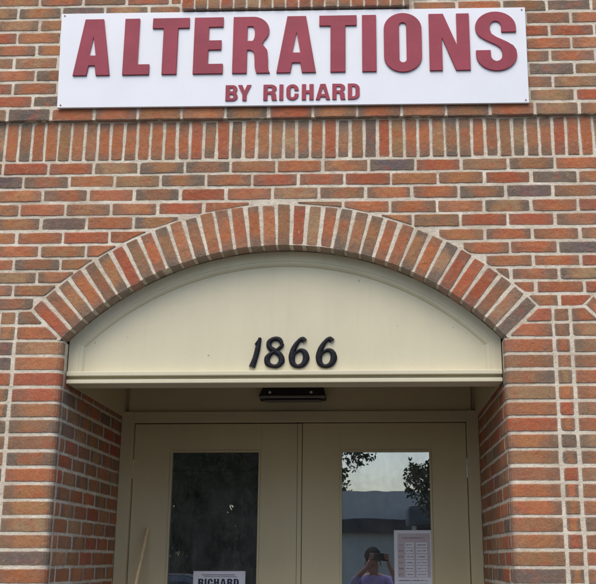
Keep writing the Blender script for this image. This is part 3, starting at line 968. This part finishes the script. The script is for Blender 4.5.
# ------------------------------------------------------------------ garments behind the left glass
def garment(x, y, ztop, w, L, yaw, mat, ph):
    m = MB(); nu, nvv = 28, 30; vs = []
    for side in (1, -1):
        for j in range(nvv + 1):
            v = j / nvv
            ww = w * (.30 + .70 * min(1, (v / .12)) ** .6) if v < .12 else w * (1 + .06 * v)
            for i in range(nu + 1):
                u = i / nu * 2 - 1
                bulge = .045 * math.sqrt(max(0, 1 - u * u))
                fold = .016 * math.sin(u * 13 + ph + 2 * v) * min(1, v * 2.5) + .010 * math.sin(u * 29 + ph * 3 + 5 * v)
                drop = -.10 * abs(u) ** 1.3 * max(0, 1 - v / .12) if v < .12 else 0
                X_ = u * ww / 2; Y_ = side * bulge * (0 if abs(u) > .999 else 1) + fold + .012 * mnoise.noise(Vector((u * 3, v * 9, ph)))
                vs.append((x + X_ * math.cos(yaw) - Y_ * math.sin(yaw), y + X_ * math.sin(yaw) + Y_ * math.cos(yaw), ztop - v * L + drop))
    n1 = (nu + 1) * (nvv + 1)
    fs = [(s_ * n1 + j * (nu + 1) + i, s_ * n1 + j * (nu + 1) + i + 1, s_ * n1 + (j + 1) * (nu + 1) + i + 1, s_ * n1 + (j + 1) * (nu + 1) + i) for s_ in (0, 1) for j in range(nvv) for i in range(nu)]
    m.add(vs, fs)
    return m
rail = empty('clothes_rail', (-.75, 1.36, 2.02))
tag(rail, 'dim metal clothes rail behind the left door glass', 'clothes rail')
MB().tube((-1.28, 1.36, 2.03), (-.30, 1.36, 2.03),   .010).build('crossbar', BLACK, rail)
for x in (-1.26, -.32): MB().tube((x, 1.36, .1), (x, 1.36, 2.03), .012).build('leg', STEEL, rail)
gm = [('grey plastic covered garment, leftmost on the rail behind the left glass', (.70, .66, .58)), ('brown grey coat on the rail behind the left glass', (.50, .40, .32)),
      ('dark jacket on the rail behind the left glass', (.22, .20, .19)), ('pale covered dress on the rail behind the left glass', (.75, .72, .66)),
      ('blue grey garment, rightmost on the rail behind the left glass', (.36, .42, .50))]
for i, (lb, c) in enumerate(gm):
    xx = -1.12 + i * .150
    g = empty('hanging_garment', (xx, 1.36, 1.98))
    tag(g, lb, 'garment', 'garments hanging behind the left door glass')
    garment(xx, 1.31 + .05 * (i % 2), 1.97 - .03 * (i % 2), .27, 1.25 - .1 * (i % 3), .22 + .2 * math.sin(i * 2.1), plain('cloth', c, .7, .3, 12), i * 1.7).build('cloth', plain('cloth', c, .6, .3, 12), g, True)
    MB().tube((xx, 1.36, 2.045), (xx, 1.36, 1.93), .002).build('hanger', BLACK, g)

# ------------------------------------------------------------------ ground and street
def ground(name, x0, x1, y0, y1, z, mat):
    m = MB(); m.add([(x0, y0, z), (x1, y0, z), (x1, y1, z), (x0, y1, z)], [(0, 1, 2, 3)])
    o = m.build(name, mat); tag(o, kind='structure'); return o
GRASS = plain('dry_lawn', (.07, .09, .035), .95, .3, 3, .6, 40)
ASPH = plain('asphalt', (.055, .055, .055), .92, .2, 6, .6, 120)
CONC = plain('pavement_concrete', (.15, .142, .13), .9, .15, 4, .5, 60)
ground('ground', -300, 300, -300, 300, -.14, GRASS)
ground('road', -60, 60, -19, -5.2, -.125, ASPH)
pv = MB()
for i in range(-20, 20): pv.box(i * 1.5, i * 1.5 + 1.492, -5.0, 0.0, -.13, 0, .004)
pvo = pv.build('pavement', CONC); tag(pvo, kind='structure')
kb = MB(); kb.box(-40, 40, -5.2, -5.005, -.14, .0, .01); tag(kb.build('kerb', CONC), kind='structure')
lm = MB()
for i in range(-8, 9): lm.box(i * 2.7, i * 2.7 + .1, -18.5, -14, -.1245, -.121)
tag(lm.build('painted_lines', plain('road_paint', (.7, .7, .66), .7, .15)), kind='structure')

# ------------------------------------------------------------------ building across the street (mirrored in the right glass)
ob = empty('pale_building', (3, -28, -.14))
tag(ob, 'pale low building across the street mirrored in the right door glass', 'building')
STUC = plain('pale_stucco', (.82, .78, .72), .85, .06, 2)
m = MB(); m.box(-4.4, 14, -36, -28, -.14, 3.84); m.build('wall', STUC, ob)
MB().box(-4.45, 14.05, -36.05, -27.75, 2.48, 2.92, .02).build('canopy', plain('dark_fascia', (.05, .05, .052), .6, .1), ob)
MB().box(1.2, 6.5, -27.35, -25.2, 2.60, 3.25, .15).build('porch_roof', plain('grey_roofing', (.16, .17, .19), .8, .2), ob)
for x in (5.0, 7.6, 10.2):
    w_ = MB().box(x, x + 1.4, -28.01, -27.97, 1.0, 2.2).build('window', BLACK, ob)
for x in (1.4, 6.3): MB().tube((x, -25.4, -.14), (x, -25.4, 2.62), .07).build('post', STUC, ob)

random.seed(42)
# ------------------------------------------------------------------ trees (seen only as reflections)
BARK = plain('bark', (.12, .09, .07), .95, .3, 10, .8, 30)
def leafmat(nm, c):
    m_, nt, b_, o_ = newmat(nm)
    oi = nt.nodes.new('ShaderNodeNewGeometry')
    cc = mix(nt, oi.outputs['Random Per Island'], tuple(x * .6 for x in c), tuple(x * 1.35 for x in c))
    nt.links.new(cc, b_.inputs['Base Color']); b_.inputs['Roughness'].default_value = .6
    return m_
def tree(x, y, h, trunk, blobs, leaf, count, label, sz=.046):
    t = empty('street_tree', (x, y, -.14)); tag(t, label, 'tree', 'trees across the street')
    tk = MB(); ps = [Vector((x, y, -.2))]; rs = [trunk * 1.25]
    for i in range(1, 7):
        ps.append(Vector((x + uni(-.12, .12) * i * .5, y + uni(-.1, .1), h * .55 * i / 6))); rs.append(trunk * (1.1 - .1 * i))
    tk.path(ps, rs, 10)
    for bx, by, bz, br in blobs:
        s_ = ps[random.randint(3, 6)]; mid = (s_ + Vector((bx, by, bz))) / 2 + Vector((0, 0, .25))
        tk.path([s_, mid, Vector((bx, by, bz))], [trunk * .5, trunk * .3, .03], 7)
    tk.build('trunk', BARK, t, True)
    lf = MB(); tot = sum(b_[3] ** 2 for b_ in blobs)
    for bx, by, bz, br in blobs:
        for _ in range(int(count * br * br / tot)):
            d = Vector((random.gauss(0, 1), random.gauss(0, 1), random.gauss(0, 1))).normalized() * br * (rnd() ** .45)
            if mnoise.noise((d + Vector((bx, by, bz))) * 1.3) < -.12: continue
            c = Vector((bx, by, bz)) + d
            a = Vector((uni(-1, 1), uni(-1, 1), uni(-1, 1))).normalized(); b2 = a.orthogonal().normalized()
            s = sz * uni(.6, 1.4)
            lf.add([c - a * s, c - b2 * s * .5, c + a * s, c + b2 * s * .5], [(0, 1, 2, 3)])
    me = bpy.data.meshes.new('crown'); me.from_pydata(lf.v, [], lf.f); me.update()
    link('crown', me, leaf, t)
LEAF = leafmat('oak_leaf', (.06, .095, .035)); LEAF2 = leafmat('light_leaf', (.08, .12, .045))
def blobs(cx, cy, cz, rx, rz, n, br):
    out = []
    for _ in range(n):
        a = uni(0, 6.28); r = math.sqrt(rnd())
        out.append((cx + math.cos(a) * r * rx, cy + math.sin(a) * r * rx * .8, cz + uni(-1, 1) * rz * math.sqrt(1 - r * r * .8), br * uni(.7, 1.2)))
    return out
tree(-3.4, -14, 7, .22, blobs(-3.6, -14, 4.6, 2.2, 2.0, 26, 1.0) + blobs(-3.0, -14.4, 3.4, 1.1, 1.1, 8, .9) + blobs(-3.5, -13.6, 2.3, 1.3, 1.0, 10, .8) + blobs(-3.7, -15.2, 2.5, 1.7, 1.2, 14, 1.0) + [(-.35, -14, 3.9, .6), (-.1, -14, 4.3, .5), (-5.2, -13.8, 3.0, 1.0), (-4.6, -13.8, 2.0, .9), (-3.9, -13.8, 3.4, .9), (-2.4, -13.8, 3.3, .9), (-1.3, -13.8, 3.7, .7), (-.6, -13.8, 4.1, .6), (-.1, -14, 4.7, .6), (.2, -14, 5.3, .6), (-1.0, -14, 4.6, .8)], LEAF, 150000, 'broad dark oak across the street mirrored in the left door glass')
tree(-4.2, -17.2, 3.5, .10, [(-7.2 + .62 * i, -17.2 + uni(-.3, .3), uni(.7, 1.0), .85) for i in range(10)] + [(-7.0 + .66 * i, -17.0, uni(1.7, 2.5), .8) for i in range(9)], LEAF, 70000, 'added dark shrub closing bright gaps low behind the oak mirrored in the left door glass')  # shrub added to block bright gaps in the mirrored crown
tree(3.7, -14.5, 6.5, .18, blobs(3.6, -14.5, 4.6, 2.0, 1.7, 16, .85) + [(1.75, -14.2, 3.9, .8), (1.30, -14.2, 3.1, .62), (1.5, -14.2, 3.5, .7), (1.35, -14.2, 2.75, .4), (2.1, -14.2, 2.9, .6), (1.5, -14.2, 4.4, .5)], LEAF, 95000, 'leafy tree mirrored at the right side of the right door glass')
tree(-2.6, -41, 8, .25, blobs(-2.8, -41, 5.0, 2.6, 1.0, 10, 1.1), LEAF2, 12000, 'lighter green tree behind the pale building mirrored in the right door glass', .11)

# ------------------------------------------------------------------ parked car (mirrored low in the left glass)
car = empty('parked_car', (-3.3, -8.6, -.125)); tag(car, 'blue grey parked car mirrored low in the left door glass', 'car')
CARP = plain('blue_grey_car_paint', (.13, .16, .20), .25, .05, spec=.6); TYRE = plain('tyre_rubber', (.02, .02, .02), .9, .1)
prof = [(-2.15, .30), (-2.2, .62), (-2.05, .84), (-1.25, .98), (-.62, 1.42), (-.2, 1.50), (.75, 1.48), (1.25, 1.36), (1.75, 1.02), (2.12, .95), (2.2, .62), (2.15, .30)]
b = bmesh.new(); rings = []
for yy, k_ in ((-.86, 1.0), (-.80, 1.0), (.80, 1.0), (.86, 1.0)):
    rings.append([b.verts.new((-3.3 + x_, -8.6 + yy * (1 - .22 * max(0, z_ - .95) / .55), z_ - .125)) for x_, z_ in prof])
for r1_, r2_ in zip(rings, rings[1:]):
    for i in range(len(prof)): b.faces.new([r1_[i], r1_[(i + 1) % len(prof)], r2_[(i + 1) % len(prof)], r2_[i]])
b.faces.new(rings[0]); b.faces.new(rings[-1][::-1])
bmesh.ops.bevel(b, geom=list(b.edges), offset=.03, segments=2, affect='EDGES')
mm = MB(); mm.frombm(b); b.free(); mm.build('body', CARP, car)
for sg in (-1, 1):
    for q_ in ([(-1.05, .99), (-.58, 1.36), (.02, 1.40), (.02, .99)], [(.10, .99), (.10, 1.40), (.75, 1.40), (1.42, 1.05), (1.42, .99)]):
        m = MB(); ww = [(-3.3 + x_, -8.6 + sg * (.868 * (1 - .22 * max(0, z_ - .95) / .55)), z_ - .125) for x_, z_ in q_]
        w2 = [(a_, b2 - sg * .02, c_) for a_, b2, c_ in ww]; n = len(ww)
        m.add(ww + w2, [tuple(range(n)), tuple(range(2 * n - 1, n - 1, -1))] + [(i, (i + 1) % n, n + (i + 1) % n, n + i) for i in range(n)])
        m.build('window', plain('car_glass', (.02, .025, .03), .05, .05), car)
    for x_ in (-1.38, 1.36):
        wh = MB().tube((-3.3 + x_, -8.6 + sg * .66, .20), (-3.3 + x_, -8.6 + sg * .875, .20), .325, n=28).build('wheel', TYRE, car)
        MB().tube((-3.3 + x_, -8.6 + sg * .86, .20), (-3.3 + x_, -8.6 + sg * .885, .20), .20, n=20).build('rim', STEEL, wh)

# ------------------------------------------------------------------ photographer mirrored in the right glass
def skin(name, verts, edges, mats, parent=None, sub=2, root=0):
    me = bpy.data.meshes.new(name); me.from_pydata([v[:3] for v in verts], edges, [])
    ob_ = bpy.data.objects.new(name, me); COL.objects.link(ob_)
    sk = ob_.modifiers.new('s', 'SKIN'); sk.use_smooth_shade = True
    for d, v in zip(me.skin_vertices[0].data, verts):
        r = v[3]; d.radius = r if isinstance(r, tuple) else (r, r)
    me.skin_vertices[0].data[root].use_root = True
    sb_ = ob_.modifiers.new('u', 'SUBSURF'); sb_.levels = sub; sb_.render_levels = sub
    dg = bpy.context.evaluated_depsgraph_get()
    m2 = bpy.data.meshes.new_from_object(ob_.evaluated_get(dg)); m2.name = name
    bpy.data.objects.remove(ob_)
    m2.materials.clear()
    for q in mats: m2.materials.append(q)
    m2.polygons.foreach_set('use_smooth', [True] * len(m2.polygons))
    return link(name, m2, None, parent)
SKIN = plain('warm_skin', (.42, .20, .13), .55, .08); HAIR = plain('dark_hair', (.02, .016, .014), .9, .3, 60, .5, 200, spec=.1)
SHIRT = plain('lavender_shirt', (.42, .36, .68), .8, .12, 8); PANT = plain('dark_trousers', (.04, .045, .06), .85, .2); SHOE = plain('dark_shoes', (.03, .028, .025), .5, .2)
PY_, PX = -4.56, .04
per = empty('person', (PX, PY_, 0))
tag(per, 'person in a lavender shirt holding up a phone, mirrored in the right door glass', 'person')
V = []; Eg = []
def av(x, y, z, r, link_to=None):
    V.append((PX + x, PY_ + y, z, r)); i = len(V) - 1
    if link_to is not None: Eg.append((link_to, i))
    return i
pel = av(0, 0, .90, (.15, .11)); wa = av(0, 0, 1.06, (.14, .10), pel); chs = av(0, .0, 1.24, (.165, .115), wa); up_ = av(0, -.01, 1.355, (.12, .09), chs)
nk = av(0, 0, 1.42, .052, up_); hd0 = av(0, .018, 1.475, (.062, .075), nk); hd1 = av(0, .01, 1.545, (.076, .092), hd0); hd2 = av(0, 0, 1.612, (.060, .072), hd1)
nose = av(0, .108, 1.518, .012, hd1)
PHONE = Vector((.062, .30, 1.588))   # relative to person
for sg in (-1, 1):
    shd = av(sg * .165, -.01, 1.345, .058, up_)
    elb = av(sg * .255, .145, 1.19, .042, shd)
    fore = av(sg * .215 + .02, .22, 1.36, .036, elb)
    wr = av(PHONE.x + sg * .105, .285, 1.50, .024, fore)
    pm = av(PHONE.x + sg * .094, .285, 1.555, (.018, .030), wr)
    hip = av(sg * .085, 0, .82, (.085, .085), pel); kn = av(sg * .10, .02, .47, .058, hip); an = av(sg * .105, -.01, .09, .038, kn)
    hl = av(sg * .11, .04, .04, .036, an); toe = av(sg * .12, .17, .03, .030, hl)
body = skin('body', V, Eg, [SKIN, SHIRT, PANT, SHOE], per)
for v in body.data.vertices:
    if .93 < v.co.z < 1.40:
        q_ = v.co * 1.0; v.co += v.normal * (.012 * mnoise.noise(Vector((q_.x * 16, q_.y * 12, q_.z * 9))) + .006 * mnoise.noise(q_ * 40))
for p in body.data.polygons:
    c = p.center; z = c.z; rx, ry = c.x - PX, c.y - PY_
    idx = 0
    if z < .075: idx = 3
    elif z < .93: idx = 2
    elif z < 1.405 and not (z > 1.25 and ry > .268): idx = 1
    p.material_index = idx
# hair cap
bm = bmesh.new(); bmesh.ops.create_uvsphere(bm, u_segments=24, v_segments=16, radius=1)
for v in list(bm.verts):
    if v.co.z < -.15 and v.co.y > -.35 or v.co.z < -.55 or (v.co.y > .62 and v.co.z < .42): bm.verts.remove(v)
for v in bm.verts: v.co = Vector((PX + v.co.x * .096, PY_ + .000 + v.co.y * .116, 1.585 + v.co.z * .118)) * 1
mm = MB(); mm.frombm(bm); bm.free(); mm.build('hair', HAIR, per, True)
for sg in (-1, 1):   # ears, eyes
    bm = bmesh.new(); bmesh.ops.create_uvsphere(bm, u_segments=10, v_segments=8, radius=1)
    for v in bm.verts: v.co = Vector((PX + sg * .079 + v.co.x * .008, PY_ + v.co.y * .018, 1.525 + v.co.z * .030))
    mm = MB(); mm.frombm(bm); bm.free(); mm.build('ear', SKIN, per, True)
    bm = bmesh.new(); bmesh.ops.create_uvsphere(bm, u_segments=10, v_segments=8, radius=1)
    for v in bm.verts: v.co = Vector((PX + sg * .031 + v.co.x * .013, PY_ + .084 + v.co.y * .012, 1.54 + v.co.z * .008))
    mm = MB(); mm.frombm(bm); bm.free(); mm.build('eye', HAIR, per, True)
# fingers closing on the phone edges
for sg in (-1, 1):
    for k, (dz, ln) in enumerate(((.030, .050), (.012, .056), (-.006, .054), (-.022, .044))):
        bx = PHONE.x + sg * .094; z = 1.588 + dz
        a = (PX + bx, PY_ + .282, z - .012, .0095); b_ = (PX + PHONE.x + sg * (.094), PY_ + .315, z, .0085)
        c = (PX + PHONE.x + sg * (.094 - ln * .45), PY_ + .3135, z + .002, .008); d_ = (PX + PHONE.x + sg * (.094 - ln * .8), PY_ + .3125, z + .002, .0065)
        skin('finger', [a, b_, c, d_], [(0, 1), (1, 2), (2, 3)], [SKIN], per, 1)
    skin('thumb', [(PX + PHONE.x + sg * .092, PY_ + .272, 1.545, .011), (PX + PHONE.x + sg * .078, PY_ + .276, 1.572, .010), (PX + PHONE.x + sg * .058, PY_ + .282, 1.585, .0085)], [(0, 1), (1, 2)], [SKIN], per, 1)
ph = empty('phone', (PX + PHONE.x, PY_ + PHONE.y, PHONE.z))
tag(ph, 'black phone held sideways by the photographer mirrored in the glass', 'phone')
MB().box(PX + PHONE.x - .080, PX + PHONE.x + .080, PY_ + .294, PY_ + .302, 1.55, 1.626, .003).build('phone_body', BLACK, ph)
MB().tube((PX + PHONE.x - .060, PY_ + .302, 1.610), (PX + PHONE.x - .060, PY_ + .304, 1.610), .006).build('camera_lens', GREY, ph)

# ------------------------------------------------------------------ camera
p_, yw, rl = 0.26375384, -0.03132261, 0.00048508
cy_, sy_ = math.cos(yw), math.sin(yw)
fwd = Vector((sy_ * math.cos(p_), cy_ * math.cos(p_), math.sin(p_))); right = Vector((cy_, -sy_, 0)); upv = right.cross(fwd)
r2 = right * math.cos(rl) + upv * math.sin(rl); u2 = -right * math.sin(rl) + upv * math.cos(rl)
cam = bpy.data.cameras.new('camera'); co_ = bpy.data.objects.new('camera', cam); COL.objects.link(co_)
mt = Matrix.Identity(4)
for i in range(3): mt[i][0] = r2[i]; mt[i][1] = u2[i]; mt[i][2] = -fwd[i]; mt[i][3] = (0, -4.16, 1.55)[i]
co_.matrix_world = mt
cam.sensor_fit = 'HORIZONTAL'; cam.sensor_width = 36; cam.lens = 996.17 / 596 * 36
cam.shift_x = (298 - 337.16) / 596; cam.shift_y = 0
cam.clip_start = .02; cam.clip_end = 1000
sc.camera = co_

# ------------------------------------------------------------------ light
EL, AZM = math.radians(57), math.radians(192)     # bright haze, sun in front of the facade
w = bpy.data.worlds.new('World'); sc.world = w; w.use_nodes = True
nt = w.node_tree; bg = nt.nodes['Background']
sky = nt.nodes.new('ShaderNodeTexSky'); sky.sky_type = 'NISHITA'; sky.sun_disc = False
sky.sun_elevation = EL; sky.sun_rotation = AZM; sky.air_density = 1.0; sky.dust_density = 2.2; sky.ozone_density = 1.0
nt.links.new(sky.outputs[0], bg.inputs[0]); bg.inputs[1].default_value = .135
ld = bpy.data.lights.new('sun', 'SUN'); ld.energy = 1.15; ld.angle = math.radians(48); ld.color = (1, .915, .77)
lo = bpy.data.objects.new('sun', ld); COL.objects.link(lo)
sd_ = Vector((math.sin(AZM) * math.cos(EL), math.cos(AZM) * math.cos(EL), math.sin(EL)))
lo.rotation_euler = sd_.to_track_quat('Z', 'Y').to_euler()
lo.location = sd_ * 20

sc.view_settings.view_transform = 'Standard'; sc.view_settings.look = 'None'
sc.view_settings.gamma = 1; sc.view_settings.use_curve_mapping = False
sc.view_settings.exposure = .72
try:
    sc.cycles.use_denoising = True; sc.cycles.denoiser = 'OPENIMAGEDENOISE'
except Exception: pass
sc.cycles.max_bounces = 8; sc.cycles.transparent_max_bounces = 12; sc.cycles.sample_clamp_indirect = 8
